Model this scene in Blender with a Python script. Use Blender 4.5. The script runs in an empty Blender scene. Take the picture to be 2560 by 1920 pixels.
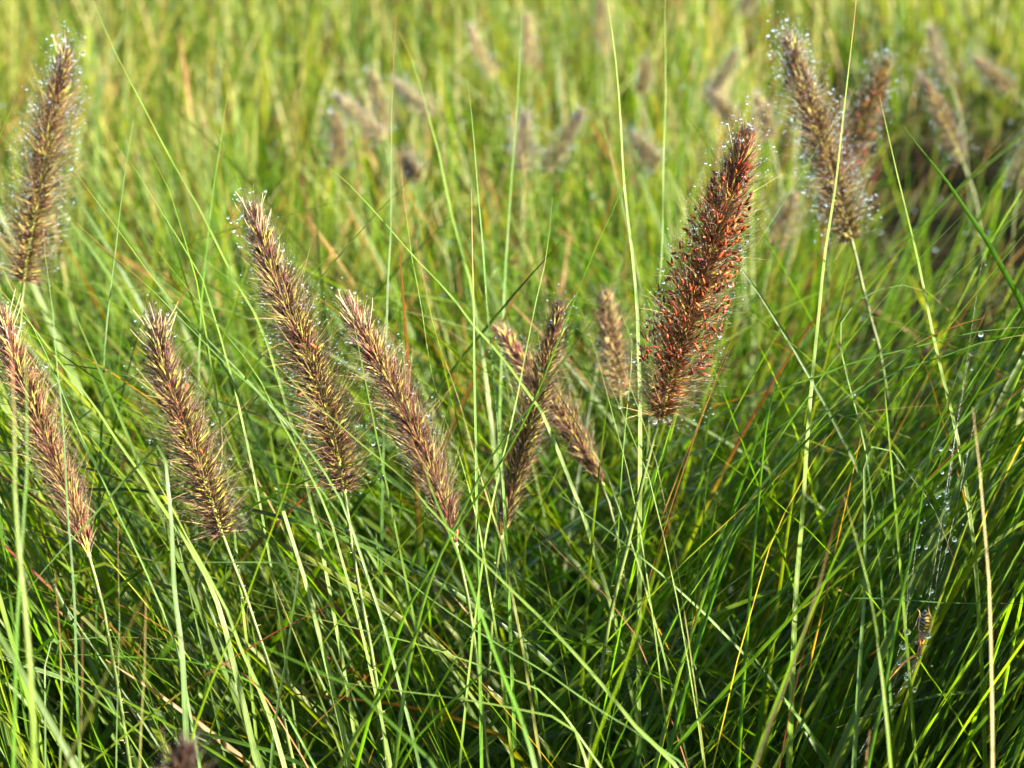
import bpy, bmesh, math, random
import numpy as np

R = math.radians
scene = bpy.context.scene
COL = scene.collection
rng = np.random.default_rng(7)

# ------------------------------------------------------------------ camera
H, PITCH = 0.80, R(15.0)
HALF_FOV = R(12.5)
PXU = 1280 / math.tan(HALF_FOV)            # photograph pixels per unit of tangent
cam_d = bpy.data.cameras.new('camera')
cam = bpy.data.objects.new('camera', cam_d)
COL.objects.link(cam)
cam.location = (0, 0, H)
cam.rotation_euler = (R(90) - PITCH, 0, 0)
cam_d.sensor_width = 36
cam_d.lens = 18 / math.tan(HALF_FOV)
cam_d.clip_start = 0.05
cam_d.clip_end = 600
cam_d.dof.use_dof = True
cam_d.dof.focus_distance = 0.985
cam_d.dof.aperture_fstop = 15
cam_d.dof.aperture_blades = 0
scene.camera = cam

# ------------------------------------------------------------------ world, sun, exposure
SUN_DIR = np.array([0.88, -0.27, 0.37])
SUN_DIR /= np.linalg.norm(SUN_DIR)
SUN_EL = math.asin(SUN_DIR[2])
SUN_ROT = math.atan2(SUN_DIR[0], SUN_DIR[1])
world = bpy.data.worlds.new('World')
scene.world = world
world.use_nodes = True
wn = world.node_tree
bg = wn.nodes['Background']
sky = wn.nodes.new('ShaderNodeTexSky')
sky.sky_type = 'NISHITA'
sky.sun_disc = False
sky.sun_elevation = SUN_EL
sky.sun_rotation = SUN_ROT
wn.links.new(sky.outputs[0], bg.inputs[0])
bg.inputs[1].default_value = 0.05
sun_d = bpy.data.lights.new('sun', 'SUN')
sun_d.energy = 5.0
sun_d.angle = R(0.53)
sun_d.color = (1.0, 0.89, 0.68)
sun = bpy.data.objects.new('sun', sun_d)
COL.objects.link(sun)
sun.location = (3, -2, 3)
from mathutils import Vector
sun.rotation_euler = Vector(SUN_DIR).to_track_quat('Z', 'Y').to_euler()
scene.view_settings.view_transform = 'Standard'
scene.view_settings.look = 'None'
scene.view_settings.gamma = 1
scene.view_settings.exposure = 4.0
scene.cycles.max_bounces = 8
scene.cycles.diffuse_bounces = 3
scene.cycles.use_denoising = True
scene.cycles.transmission_bounces = 6
scene.cycles.transparent_max_bounces = 6
scene.cycles.caustics_reflective = False
scene.cycles.caustics_refractive = False

RIGHT = np.array([1.0, 0, 0])
FWD = np.array([0, math.cos(PITCH), -math.sin(PITCH)])
UP = np.array([0, math.sin(PITCH), math.cos(PITCH)])
CAM = np.array([0, 0, H])


def at(px, py, d):
    """Point of the place seen at a photograph pixel, d metres out."""
    return CAM + d * (FWD + RIGHT * (px - 1280) / PXU - UP * (py - 960) / PXU)


def project(P):
    v = P - CAM
    d = v @ FWD
    dd = np.where(d > 0.05, d, 0.05)
    return np.stack([1280 + PXU * (v @ RIGHT) / dd, 960 - PXU * (v @ UP) / dd, d], -1)


# ------------------------------------------------------------------ materials
def new_mat(name):
    m = bpy.data.materials.new(name)
    m.use_nodes = True
    nt = m.node_tree
    return m, nt, nt.nodes, nt.links, nt.nodes['Principled BSDF']


def blade_material(name, trans=0.52, rough=0.36, veins=True, trans_gain=(2.0, 2.0, 0.25), spec=0.17):
    m, nt, n, l, p = new_mat(name)
    a = n.new('ShaderNodeAttribute'); a.attribute_name = 'tint'
    col = a.outputs['Color']
    if veins:
        u = n.new('ShaderNodeAttribute'); u.attribute_name = 'across'
        # parallel veins and a pale midrib run along every blade
        s = n.new('ShaderNodeMath'); s.operation = 'MULTIPLY'; s.inputs[1].default_value = 15.0
        l.new(u.outputs['Fac'], s.inputs[0])
        c = n.new('ShaderNodeMath'); c.operation = 'SINE'; l.new(s.outputs[0], c.inputs[0])
        mr = n.new('ShaderNodeMapRange'); l.new(c.outputs[0], mr.inputs[0])
        mr.inputs[1].default_value = -1; mr.inputs[2].default_value = 1
        mr.inputs[3].default_value = 0.72; mr.inputs[4].default_value = 1.18
        ab = n.new('ShaderNodeMath'); ab.operation = 'ABSOLUTE'; l.new(u.outputs['Fac'], ab.inputs[0])
        mid = n.new('ShaderNodeMapRange'); l.new(ab.outputs[0], mid.inputs[0])
        mid.inputs[1].default_value = 0.0; mid.inputs[2].default_value = 0.22
        mid.inputs[3].default_value = 1.55; mid.inputs[4].default_value = 1.0
        tc = n.new('ShaderNodeTexCoord')
        no = n.new('ShaderNodeTexNoise'); no.inputs['Scale'].default_value = 55
        no.inputs['Detail'].default_value = 4
        l.new(tc.outputs['Object'], no.inputs['Vector'])
        nr = n.new('ShaderNodeMapRange'); l.new(no.outputs['Fac'], nr.inputs[0])
        nr.inputs[1].default_value = 0.3; nr.inputs[2].default_value = 0.7
        nr.inputs[3].default_value = 0.75; nr.inputs[4].default_value = 1.25
        m1 = n.new('ShaderNodeMath'); m1.operation = 'MULTIPLY'
        l.new(mr.outputs[0], m1.inputs[0]); l.new(mid.outputs[0], m1.inputs[1])
        m2 = n.new('ShaderNodeMath'); m2.operation = 'MULTIPLY'
        l.new(m1.outputs[0], m2.inputs[0]); l.new(nr.outputs[0], m2.inputs[1])
        vm = n.new('ShaderNodeVectorMath'); vm.operation = 'SCALE'
        l.new(col, vm.inputs[0]); l.new(m2.outputs[0], vm.inputs['Scale'])
        col = vm.outputs[0]
        # dew film: fine roughness breakup
        n2 = n.new('ShaderNodeTexNoise'); n2.inputs['Scale'].default_value = 420
        l.new(tc.outputs['Object'], n2.inputs['Vector'])
        rr = n.new('ShaderNodeMapRange'); l.new(n2.outputs['Fac'], rr.inputs[0])
        rr.inputs[3].default_value = rough - 0.1; rr.inputs[4].default_value = rough + 0.16
        l.new(rr.outputs[0], p.inputs['Roughness'])
        bp = n.new('ShaderNodeBump'); bp.inputs['Strength'].default_value = 0.25
        bp.inputs['Distance'].default_value = 0.0004
        l.new(c.outputs[0], bp.inputs['Height'])
        l.new(bp.outputs[0], p.inputs['Normal'])
    else:
        p.inputs['Roughness'].default_value = rough
    l.new(col, p.inputs['Base Color'])
    p.inputs['Specular IOR Level'].default_value = spec
    tr = n.new('ShaderNodeBsdfTranslucent')
    g = n.new('ShaderNodeVectorMath'); g.operation = 'MULTIPLY'
    g.inputs[1].default_value = trans_gain
    l.new(col, g.inputs[0]); l.new(g.outputs[0], tr.inputs['Color'])
    mx = n.new('ShaderNodeMixShader'); mx.inputs[0].default_value = trans
    l.new(p.outputs[0], mx.inputs[1]); l.new(tr.outputs[0], mx.inputs[2])
    l.new(mx.outputs[0], n['Material Output'].inputs['Surface'])
    return m


M_BLADE = blade_material('grass_blade')
M_FAR = blade_material('meadow_blade', trans=0.45, rough=0.45, trans_gain=(1.7, 1.8, 0.3))
M_DRY = blade_material('dry_blade', trans=0.3, rough=0.5, trans_gain=(1.2, 1.1, 0.9))
M_SPIKELET = blade_material('spikelet', trans=0.25, rough=0.38, veins=False, trans_gain=(1.3, 1.2, 0.8))
M_BRISTLE = blade_material('bristle', trans=0.12, rough=0.36, veins=False, trans_gain=(1.2, 0.95, 0.6), spec=0.3)
M_STALK = blade_material('stalk', trans=0.1, rough=0.42, veins=False)
M_SPIDER = blade_material('spider_skin', trans=0.0, rough=0.3, veins=False)

M_WATER, _, _, _, _p = new_mat('dew_water')
_p.inputs['Base Color'].default_value = (1, 1, 1, 1)
_p.inputs['Transmission Weight'].default_value = 1.0
_p.inputs['Roughness'].default_value = 0.03
_p.inputs['IOR'].default_value = 1.33
M_SILK, _, _, _, _p = new_mat('spider_silk')
_p.inputs['Base Color'].default_value = (0.75, 0.77, 0.8, 1)
_p.inputs['Roughness'].default_value = 0.3

M_SOIL, _nt, _n, _l, _p = new_mat('soil')
_t = _n.new('ShaderNodeTexCoord')
_no = _n.new('ShaderNodeTexNoise'); _no.inputs['Scale'].default_value = 18; _no.inputs['Detail'].default_value = 8
_l.new(_t.outputs['Object'], _no.inputs['Vector'])
_cr = _n.new('ShaderNodeValToRGB')
_cr.color_ramp.elements[0].position = 0.3; _cr.color_ramp.elements[0].color = (0.006, 0.006, 0.003, 1)
_cr.color_ramp.elements[1].position = 0.75; _cr.color_ramp.elements[1].color = (0.02, 0.018, 0.009, 1)
_l.new(_no.outputs['Fac'], _cr.inputs[0]); _l.new(_cr.outputs[0], _p.inputs['Base Color'])
_p.inputs['Roughness'].default_value = 1.0
_p.inputs['Specular IOR Level'].default_value = 0.0
_bp = _n.new('ShaderNodeBump'); _bp.inputs['Strength'].default_value = 0.8; _bp.inputs['Distance'].default_value = 0.02
_l.new(_no.outputs['Fac'], _bp.inputs['Height']); _l.new(_bp.outputs[0], _p.inputs['Normal'])


# ------------------------------------------------------------------ mesh helpers
def norm(v):
    return v / np.maximum(np.linalg.norm(v, axis=-1, keepdims=True), 1e-9)


def build(name, V, F, mat, tint=None, across=None, parent=None, origin=None):
    V = np.asarray(V, dtype=np.float32).reshape(-1, 3)
    if origin is not None:
        V = V - np.asarray(origin, dtype=np.float32)
    F = np.asarray(F, dtype=np.int32)
    nf, k = F.shape
    me = bpy.data.meshes.new(name)
    me.vertices.add(len(V)); me.vertices.foreach_set('co', V.ravel())
    me.loops.add(nf * k); me.loops.foreach_set('vertex_index', F.ravel())
    me.polygons.add(nf)
    me.polygons.foreach_set('loop_start', np.arange(nf, dtype=np.int32) * k)
    me.polygons.foreach_set('loop_total', np.full(nf, k, dtype=np.int32))
    me.polygons.foreach_set('use_smooth', np.ones(nf, dtype=bool))
    if tint is not None:
        a = me.attributes.new('tint', 'FLOAT_COLOR', 'POINT')
        c = np.ones((len(V), 4), dtype=np.float32); c[:, :3] = np.asarray(tint).reshape(-1, 3)
        a.data.foreach_set('color', c.ravel())
    if across is not None:
        a = me.attributes.new('across', 'FLOAT', 'POINT')
        a.data.foreach_set('value', np.asarray(across, dtype=np.float32).ravel())
    me.update(calc_edges=True)
    me.materials.append(mat)
    o = bpy.data.objects.new(name, me)
    COL.objects.link(o)
    if parent is not None:
        o.parent = parent
    elif origin is not None:
        o.location = tuple(float(x) for x in origin)
    return o


class Bag:
    """Collects pieces that become one mesh."""
    def __init__(self):
        self.V, self.F, self.T, self.A, self.n = [], [], [], [], 0

    def add(self, V, F, T, A=None):
        V = V.reshape(-1, 3)
        self.V.append(V); self.F.append(F + self.n); self.T.append(T.reshape(-1, 3))
        self.A.append(np.zeros(len(V)) if A is None else A.ravel())
        self.n += len(V)

    def build(self, name, mat, parent=None, origin=None):
        return build(name, np.concatenate(self.V), np.concatenate(self.F), mat, np.concatenate(self.T),
                     np.concatenate(self.A), parent, origin)


def ribbons(P, W, side, fold, tint):
    """P (N,S,3) centre lines, W (N,S) half widths, side (N,S,3): leaf blades with a folded midrib."""
    N, S, _ = P.shape
    T = norm(np.gradient(P, axis=1))
    side = norm(side - T * np.sum(side * T, -1, keepdims=True))
    nr = np.cross(T, side)
    w = W[..., None]
    f = np.asarray(fold).reshape(-1, 1, 1)
    V = np.stack([P - side * w, P - nr * w * f, P + side * w], 2)          # N,S,3,3
    base = np.arange(N * S * 3).reshape(N, S, 3)
    q = []
    for c in (0, 1):
        q.append(np.stack([base[:, :-1, c], base[:, :-1, c + 1], base[:, 1:, c + 1], base[:, 1:, c]], -1).reshape(-1, 4))
    F = np.concatenate(q)
    Tn = np.repeat(tint[:, :, None, :], 3, 2)
    A = np.broadcast_to(np.array([-1.0, 0, 1.0]), (N, S, 3))
    return V, F, Tn, A


def tubes(P, rad, k, tint):
    N, S, _ = P.shape
    T = norm(np.gradient(P, axis=1))
    ref = np.array([0.31, 0.57, 0.76])
    U = norm(np.cross(T, ref)); Vv = np.cross(T, U)
    a = np.arange(k) * 2 * math.pi / k
    ring = (U[:, :, None, :] * np.cos(a)[None, None, :, None] + Vv[:, :, None, :] * np.sin(a)[None, None, :, None])
    V = P[:, :, None, :] + ring * rad[:, :, None, None]
    b = np.arange(N * S * k).reshape(N, S, k)
    nx = np.roll(b, -1, 2)
    F = np.stack([b[:, :-1], nx[:, :-1], nx[:, 1:], b[:, 1:]], -1).reshape(-1, 4)
    Tn = np.repeat(tint[:, :, None, :], k, 2)
    return V, F, Tn


_bm = bmesh.new(); bmesh.ops.create_icosphere(_bm, subdivisions=2, radius=1.0)
ICO_V = np.array([v.co[:] for v in _bm.verts]); ICO_F = np.array([[v.index for v in f.verts] for f in _bm.faces])
_bm.free()


def drops(C, rad):
    N = len(C)
    s = np.ones((N, 1, 3)); s[:, :, 2] = 1.06
    V = C[:, None, :] + ICO_V[None] * rad[:, None, None] * s
    F = (ICO_F[None] + (np.arange(N) * len(ICO_V))[:, None, None]).reshape(-1, 3)
    return V, F


def catmull(P, per=7):
    P = np.asarray(P, float)
    Q = np.vstack([2 * P[0] - P[1], P, 2 * P[-1] - P[-2]])
    out = []
    for i in range(1, len(Q) - 2):
        p0, p1, p2, p3 = Q[i - 1], Q[i], Q[i + 1], Q[i + 2]
        t = np.linspace(0, 1, per, endpoint=False)[:, None]
        d01 = max(np.linalg.norm(p1 - p0), 1e-6); d12 = max(np.linalg.norm(p2 - p1), 1e-6); d23 = max(np.linalg.norm(p3 - p2), 1e-6)
        m1 = ((p2 - p1) / d12 + (p1 - p0) / d01) * 0.5 * d12
        m2 = ((p2 - p1) / d12 + (p3 - p2) / d23) * 0.5 * d12
        h = [2 * t**3 - 3 * t**2 + 1, t**3 - 2 * t**2 + t, -2 * t**3 + 3 * t**2, t**3 - t**2]
        out.append(h[0] * p1 + h[1] * m1 + h[2] * p2 + h[3] * m2)
    out.append(P[-1:])
    return np.vstack(out)


def resample(P, n):
    d = np.concatenate([[0], np.cumsum(np.linalg.norm(np.diff(P, axis=0), axis=1))])
    t = np.linspace(0, d[-1], n)
    return np.stack([np.interp(t, d, P[:, i]) for i in range(3)], -1)


def tag(o, label=None, cat=None, group=None, kind=None):
    if label: o['label'] = label
    if cat: o['category'] = cat
    if group: o['group'] = group
    if kind: o['kind'] = kind
    return o


def empty(name, loc):
    o = bpy.data.objects.new(name, None)
    o.empty_display_size = 0.05
    COL.objects.link(o)
    o.location = tuple(float(x) for x in loc)
    return o


def to_ground(P, reach=0.55):
    """Carries a line that ends above the ground on down to its root."""
    P = np.asarray(P, float)
    d = P[-1] - P[-2]; d = d / np.linalg.norm(d)
    h = d.copy(); h[2] = 0
    h = h * reach
    hl = np.linalg.norm(h)
    if hl > 0.45: h *= 0.45 / hl
    z = P[-1][2]
    if z < 0.02:
        return P
    g = P[-1] + h * z * 0.7; g[2] = -0.005
    m = P[-1] + h * z * 0.45; m[2] = z * 0.45
    return np.vstack([P, m, g])


# ------------------------------------------------------------------ the ground
bm = bmesh.new()
bmesh.ops.create_grid(bm, x_segments=60, y_segments=60, size=200)
me = bpy.data.meshes.new('ground'); bm.to_mesh(me); bm.free()
me.materials.append(M_SOIL)
ground = bpy.data.objects.new('ground', me); COL.objects.link(ground)
tag(ground, 'dark damp soil under the grass', 'ground', kind='structure')

# ------------------------------------------------------------------ colours of the plants
GREENS = np.array([[0.032, 0.090, 0.006], [0.058, 0.125, 0.008], [0.088, 0.150, 0.012],
                   [0.058, 0.112, 0.026], [0.040, 0.102, 0.010], [0.108, 0.146, 0.015]])
GREENS = GREENS * np.array([0.50, 0.48, 0.30])
TIPS = 0.33 * np.array([[0.30, 0.12, 0.03], [0.36, 0.20, 0.06], [0.20, 0.05, 0.025]])
DRY = 0.48 * np.array([[0.29, 0.21, 0.07], [0.26, 0.13, 0.04], [0.19, 0.07, 0.025], [0.32, 0.27, 0.13]])


def blade_tint(r, N, S, pal=GREENS, tipfrac=0.35, weights=None):
    i = r.choice(len(pal), N, p=weights); j = r.choice(len(pal), N, p=weights)
    f = r.random((N, 1))
    base = pal[i] * f + pal[j] * (1 - f)
    base = base * r.uniform(0.8, 1.2, (N, 1))
    s = np.linspace(0, 1, S)[None, :, None]
    tip = TIPS[r.choice(len(TIPS), N)][:, None, :]
    start = r.uniform(0.72, 0.97, (N, 1, 1))
    has = (r.random((N, 1, 1)) < tipfrac)
    k = np.clip((s - start) / 0.08, 0, 1) * has
    # the sheath near the root is paler
    base = base[:, None, :] * np.ones((1, S, 1))
    return base * (1 - k) + tip * k


def gen(r, xy, L, az, th0, kap, w, S, tint, kink=0.0, wob=0.03, fold=(0.15, 0.5), twist=0.7, tw0=0.7):
    N = len(L)
    s = np.linspace(0, 1, S)[None, :]
    th = th0[:, None] + kap[:, None] * s**1.7
    if kink:
        on = (r.random((N, 1)) < kink)
        sk = r.uniform(0.4, 0.85, (N, 1)); j = r.uniform(0.6, 1.5, (N, 1))
        th = th + on * j / (1 + np.exp(-(s - sk) * 60))
    th = np.minimum(th, 2.5)
    ds = (L / (S - 1))[:, None]
    rad = np.cumsum(np.sin(th) * ds, 1); z = np.cumsum(np.cos(th) * ds, 1)
    lat = r.normal(0, wob, (N, 1)) * L[:, None] * s**2 + r.normal(0, wob * .25, (N, 1)) * L[:, None] * np.sin(s * r.uniform(4, 9, (N, 1)))
    ca, sa = np.cos(az)[:, None], np.sin(az)[:, None]
    P = np.stack([xy[:, :1] + rad * ca - lat * sa, xy[:, 1:] + rad * sa + lat * ca, z - 0.01], -1)
    T = norm(np.gradient(P, axis=1))
    sd = np.stack([-sa + 0 * s, ca + 0 * s, 0 * s + 0 * ca], -1)
    tw = r.uniform(-tw0, tw0, (N, 1)) + r.normal(0, twist, (N, 1)) * s
    sd = norm(sd - T * np.sum(sd * T, -1, keepdims=True))
    sd = sd * np.cos(tw)[..., None] + np.cross(T, sd) * np.sin(tw)[..., None]
    prof = np.minimum(1, 0.65 + 1.2 * s) * (1 - s**2.2)**0.85 + 0.05
    W = w[:, None] * prof
    return P, W, sd, r.uniform(*fold, N), tint


# ------------------------------------------------------------------ seed heads (traced axes: tip to base, then stalk)
PAL = {  # spikelet colours, bristle colours
    'brown':  ([(0.20, 0.17, 0.035), (0.13, 0.075, 0.03), (0.085, 0.035, 0.03), (0.24, 0.22, 0.06)], [(0.075, 0.035, 0.028), (0.13, 0.075, 0.045), (0.05, 0.02, 0.022)]),
    'yellow': ([(0.26, 0.24, 0.045), (0.19, 0.16, 0.035), (0.11, 0.05, 0.03), (0.085, 0.03, 0.035)], [(0.06, 0.028, 0.022), (0.11, 0.065, 0.03), (0.045, 0.018, 0.02)]),
    'pink':   ([(0.20, 0.165, 0.035), (0.13, 0.055, 0.035), (0.11, 0.03, 0.03), (0.22, 0.18, 0.045)], [(0.095, 0.038, 0.032), (0.16, 0.09, 0.05), (0.06, 0.021, 0.022)]),
    'red':    ([(0.26, 0.23, 0.045), (0.19, 0.095, 0.035), (0.25, 0.07, 0.025), (0.15, 0.05, 0.03)], [(0.12, 0.045, 0.028), (0.07, 0.028, 0.022), (0.18, 0.09, 0.045)]),
    'tan':    ([(0.34, 0.28, 0.10), (0.26, 0.15, 0.08), (0.20, 0.09, 0.06), (0.36, 0.32, 0.14)], [(0.18, 0.11, 0.09), (0.24, 0.17, 0.12), (0.10, 0.05, 0.05)]),
    'shaded':    ([(0.05, 0.035, 0.022), (0.035, 0.016, 0.016), (0.028, 0.012, 0.014)], [(0.03, 0.014, 0.014), (0.04, 0.022, 0.02)]),  # purple-brown colours darkened to stand for the shade on the bottom head
    'grey':   ([(0.26, 0.21, 0.08), (0.16, 0.10, 0.08), (0.12, 0.07, 0.07), (0.28, 0.24, 0.11)], [(0.13, 0.10, 0.10), (0.18, 0.14, 0.13), (0.07, 0.045, 0.05)]),
}


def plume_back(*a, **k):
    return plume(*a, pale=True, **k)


def plume(seed, axis, depth, stalk, label, pal, core=0.0085, fringe=0.016, nspk=520, nbr=2600, ndew=260,
          dew_r=0.00050, nred=0, curls=14, group='fountain grass seed heads', big=(), thin=0.0, depth_base=None, brk=1.0, pale=False, young=False):
    r = np.random.default_rng(seed)
    d1 = depth if depth_base is None else depth_base
    n = len(axis)
    pts = [at(x, y, depth + (d1 - depth) * i / (n - 1)) for i, (x, y) in enumerate(axis)]
    A = resample(catmull(pts), 80)[:3:-1]; A = resample(A, 40)                     # base -> tip
    spts = [A[0]] + [at(x, y, d1) for x, y in stalk]
    full = to_ground(np.vstack([A[2:3], spts]))
    S = resample(catmull(full), 36)
    root = S[-1].copy(); root[2] = 0
    o = empty('seed_head', root)
    tag(o, label, 'seed head', group)
    # stalk
    ts = np.linspace(0, 1, 36)
    sr = (0.0008 + 0.0006 * ts)[None]
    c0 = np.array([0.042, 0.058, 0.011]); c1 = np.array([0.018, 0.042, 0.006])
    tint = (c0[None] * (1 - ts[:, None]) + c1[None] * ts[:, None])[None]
    bag = Bag()
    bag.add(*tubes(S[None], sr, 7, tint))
    nh = 110                                                 # the fine hairs on the upper stalk
    i0 = r.integers(1, 16, nh); dv = norm(r.normal(0, 1, (nh, 3)))
    p0 = S[i0] + r.random((nh, 1)) * (S[i0 + 1] - S[i0])
    hp = p0[:, None] + dv[:, None] * (np.linspace(0, 1, 3)[None, :, None] * r.uniform(0.0015, 0.0035, (nh, 1, 1)))
    bag.add(*tubes(hp, np.broadcast_to(np.array([0.00009, 0.00007, 0.00002]), (nh, 3)), 3, np.broadcast_to(np.array([0.45, 0.42, 0.25]), (nh, 3, 3))))
    bag.build('stalk', M_STALK, o, root)
    # spike: rachis and spikelets
    seg = np.linspace(0, 1, 40)
    L = np.sum(np.linalg.norm(np.diff(A, axis=0), axis=1))
    TT = norm(np.gradient(A, axis=0))

    def axis_at(t):
        return np.stack([np.interp(t, seg, A[:, i]) for i in range(3)], -1), norm(np.stack([np.interp(t, seg, TT[:, i]) for i in range(3)], -1))

    def frame(t, phi):
        p, T = axis_at(t)
        U = norm(np.cross(T, np.array([0.3, 0.9, 0.1]))); Vv = np.cross(T, U)
        return p, T, U * np.cos(phi)[:, None] + Vv * np.sin(phi)[:, None]

    def prof(t):                                             # outline of the head
        return np.interp(t, [0, 0.06, 0.2, 0.5, 0.75, 0.92, 1.0], [0.28, 0.48, 0.8, 1.0, 0.85, 0.5, 0.26] if young else [0.72, 0.95, 1.0, 0.93, 0.72, 0.44, 0.22])

    def lean(t):                                             # angle off the axis: wide at the base, closed at the tip
        return np.interp(t, [0, 0.1, 0.4, 0.75, 0.93, 1.0], [0.35, 0.55, 0.95, 1.0, 0.6, 0.25] if young else [1.75, 1.55, 1.3, 1.02, 0.6, 0.25])

    sp, br = PAL[pal]
    sp = np.array(sp) * 1.0; br = np.array(br) * 0.36
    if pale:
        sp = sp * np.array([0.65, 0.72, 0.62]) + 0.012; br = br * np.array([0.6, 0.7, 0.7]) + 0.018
    nspk = int(nspk * 1.35)
    k = np.arange(nspk)
    t = np.sort(np.clip((k + r.random(nspk)) / nspk, 0, 1)) * 0.985 + 0.005
    phi = k * 2.39996 + r.normal(0, 0.35, nspk)
    p, T, Rv = frame(t, phi)
    al = lean(t) + r.normal(0, 0.16, nspk)
    D = norm(T * np.cos(al)[:, None] + Rv * np.sin(al)[:, None])
    rc = core * prof(t)
    ln = np.clip(rc / np.maximum(np.sin(np.clip(al, 0.45, 1.5)), 0.4), 0.003, 0.0078) * r.uniform(0.55, 1.15, nspk)
    s4 = np.linspace(0, 1, 5)
    st = p + Rv * 0.0006
    bend = norm(T + 0.2 * r.normal(0, 1, (nspk, 3)))
    P = st[:, None] + D[:, None] * (s4[None, :, None] * ln[:, None, None] * 1.0) + bend[:, None] * (s4**2)[None, :, None] * (ln * 0.22)[:, None, None]
    rad = np.broadcast_to(np.array([0.25, 0.55, 1.0, 0.8, 0.08]), (nspk, 5)) * r.uniform(0.00026, 0.00050, (nspk, 1))
    ci = r.choice(len(sp), nspk)
    tn = sp[ci][:, None] * r.uniform(0.75, 1.25, (nspk, 1, 1)) * np.ones((1, 5, 1))
    tn[:, 4] = tn[:, 4] * 0.4 + br[0] * 0.6
    bag = Bag()
    bag.add(*tubes(P, rad, 5, tn))
    rach = np.array([0.20, 0.21, 0.05])
    bag.add(*tubes(A[None], np.interp(seg, [0, 0.85, 1], [0.0011, 0.0008, 0.0003])[None], 6, np.broadcast_to(rach, (1, 40, 3))))
    bag.build('spike', M_SPIKELET, o, root)
    # bristles
    nbr = int(nbr * 1.15)
    t = r.random(nbr)**0.95
    ph = r.uniform(0, 2 * math.pi, nbr)
    p, T, Rv = frame(t, ph)
    al = np.clip(lean(t) * r.uniform(0.6, 1.1, nbr) + r.normal(0, 0.14, nbr), 0.05, 2.0)
    D = norm(T * np.cos(al)[:, None] + Rv * np.sin(al)[:, None])
    ln = (core * 0.8 + (fringe - core * 0.8) * r.beta(1.3, 1.9, nbr) * 1.7) * np.interp(t, [0, 0.12, 0.6, 1], [0.85, 1.05, 0.95, 0.5]) * r.uniform(0.75, 1.15, nbr)
    s5 = np.linspace(0, 1, 5)
    cv = (Rv * r.normal(0.0, 0.14, (nbr, 1)) + T * r.normal(0.10, 0.2, (nbr, 1)) + r.normal(0, 0.12, (nbr, 3)))
    P = p[:, None] + Rv[:, None] * 0.0006 + (D[:, None] * s5[None, :, None] + cv[:, None] * (s5**2)[None, :, None]) * ln[:, None, None]
    br_w = brk * (0.00006 + 0.00004 * r.random((nbr, 1)))
    rad = np.array([1.0, 1.0, 0.85, 0.6, 0.15])[None] * br_w
    ci = r.choice(len(br), nbr)
    tn = br[ci][:, None] * r.uniform(0.7, 1.4, (nbr, 1, 1)) * np.ones((1, 5, 1))
    gold = (r.random(nbr) < 0.17) & (t < 0.8)
    tn[gold] = np.array([0.22, 0.16, 0.07])
    bag = Bag()
    bag.add(*tubes(P, rad, 3, tn))
    if curls:                                                # pale dried stigmas curling out near the tip
        tc = r.uniform(0.86, 1.0, curls)
        pc, Tc, Rc = frame(tc, r.uniform(0, 6.28, curls))
        sc = np.linspace(0, 1, 9)
        a0 = r.uniform(2, 5, (curls, 1)); am = r.uniform(0.0008, 0.0022, (curls, 1, 1))
        q = norm(r.normal(0, 1, (curls, 3)))
        Pc = pc[:, None] + Rc[:, None] * 0.002 + norm(Tc + Rc * 0.6)[:, None] * (sc[None, :, None] * r.uniform(0.007, 0.016, (curls, 1, 1))) \
            + q[:, None] * am * np.sin(a0 * sc[None])[..., None] * sc[None, :, None]
        bag.add(*tubes(Pc, np.broadcast_to(np.linspace(0.00016, 0.00008, 9), (curls, 9)), 3, np.broadcast_to(np.array([0.26, 0.21, 0.15]), (curls, 9, 3))))
    bag.build('bristle_fringe', M_BRISTLE, o, root)
    # red anthers
    if nred:
        bag = Bag()
        lo, hi = (0.18, 0.93) if nred > 40 else (0.35, 0.75)
        t = r.uniform(lo, hi, nred); ph = r.uniform(0, 6.28, nred)
        p, T, Rv = frame(t, ph)
        D = norm(T * r.uniform(-0.2, 1.0, (nred, 1)) + Rv * r.uniform(0.2, 0.9, (nred, 1)) + r.normal(0, 0.3, (nred, 3)))
        p = p + Rv * (core * prof(t) * r.uniform(0.65, 1.12, nred))[:, None]
        ln = r.uniform(0.0018, 0.0046, nred)
        sx = np.linspace(-0.5, 0.5, 5)
        P = p[:, None] + D[:, None] * (sx[None, :, None] * ln[:, None, None])
        rad = np.array([0.2, 0.9, 1.0, 0.8, 0.15])[None] * r.uniform(0.00034, 0.00078, (nred, 1))
        rc_ = np.array([[0.17, 0.028, 0.007], [0.11, 0.018, 0.007], [0.24, 0.060, 0.011], [0.07, 0.012, 0.007]])
        tn = (rc_[r.choice(4, nred, p=[0.32, 0.3, 0.13, 0.25])] * r.uniform(0.6, 1.2, (nred, 1)))[:, None] * np.ones((1, 5, 1))
        if nred <= 12:
            for q in range(nred):
                b1 = Bag(); b1.add(*tubes(P[q:q + 1], rad[q:q + 1], 6, tn[q:q + 1]))
                b1.build('anther', M_SPIKELET, o, root)
        else:
            bag.add(*tubes(P, rad, 5, tn))
            bag.build('anther_cluster', M_SPIKELET, o, root)['kind'] = 'stuff'
    # dew on the bristles
    if ndew:
        ndew = int(ndew * 2.5)
        t = r.random(ndew)**0.9
        ph = r.uniform(0, 6.28, ndew)
        p, T, Rv = frame(t, ph)
        al = np.clip(lean(t) * r.uniform(0.75, 1.15, ndew), 0.1, 1.7)
        D = norm(T * np.cos(al)[:, None] + Rv * np.sin(al)[:, None])
        dist = core * prof(t) + (fringe * 0.98 - core * prof(t)) * r.random(ndew)**1.3
        C = p + D * dist[:, None]
        rr = np.clip(dew_r * 0.5 * np.exp(r.normal(0, 0.5, ndew)), 0.00013, 0.0010)
        V, F = drops(C, rr)
        d = build('dew', V, F, M_WATER, parent=o, origin=root)
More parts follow.
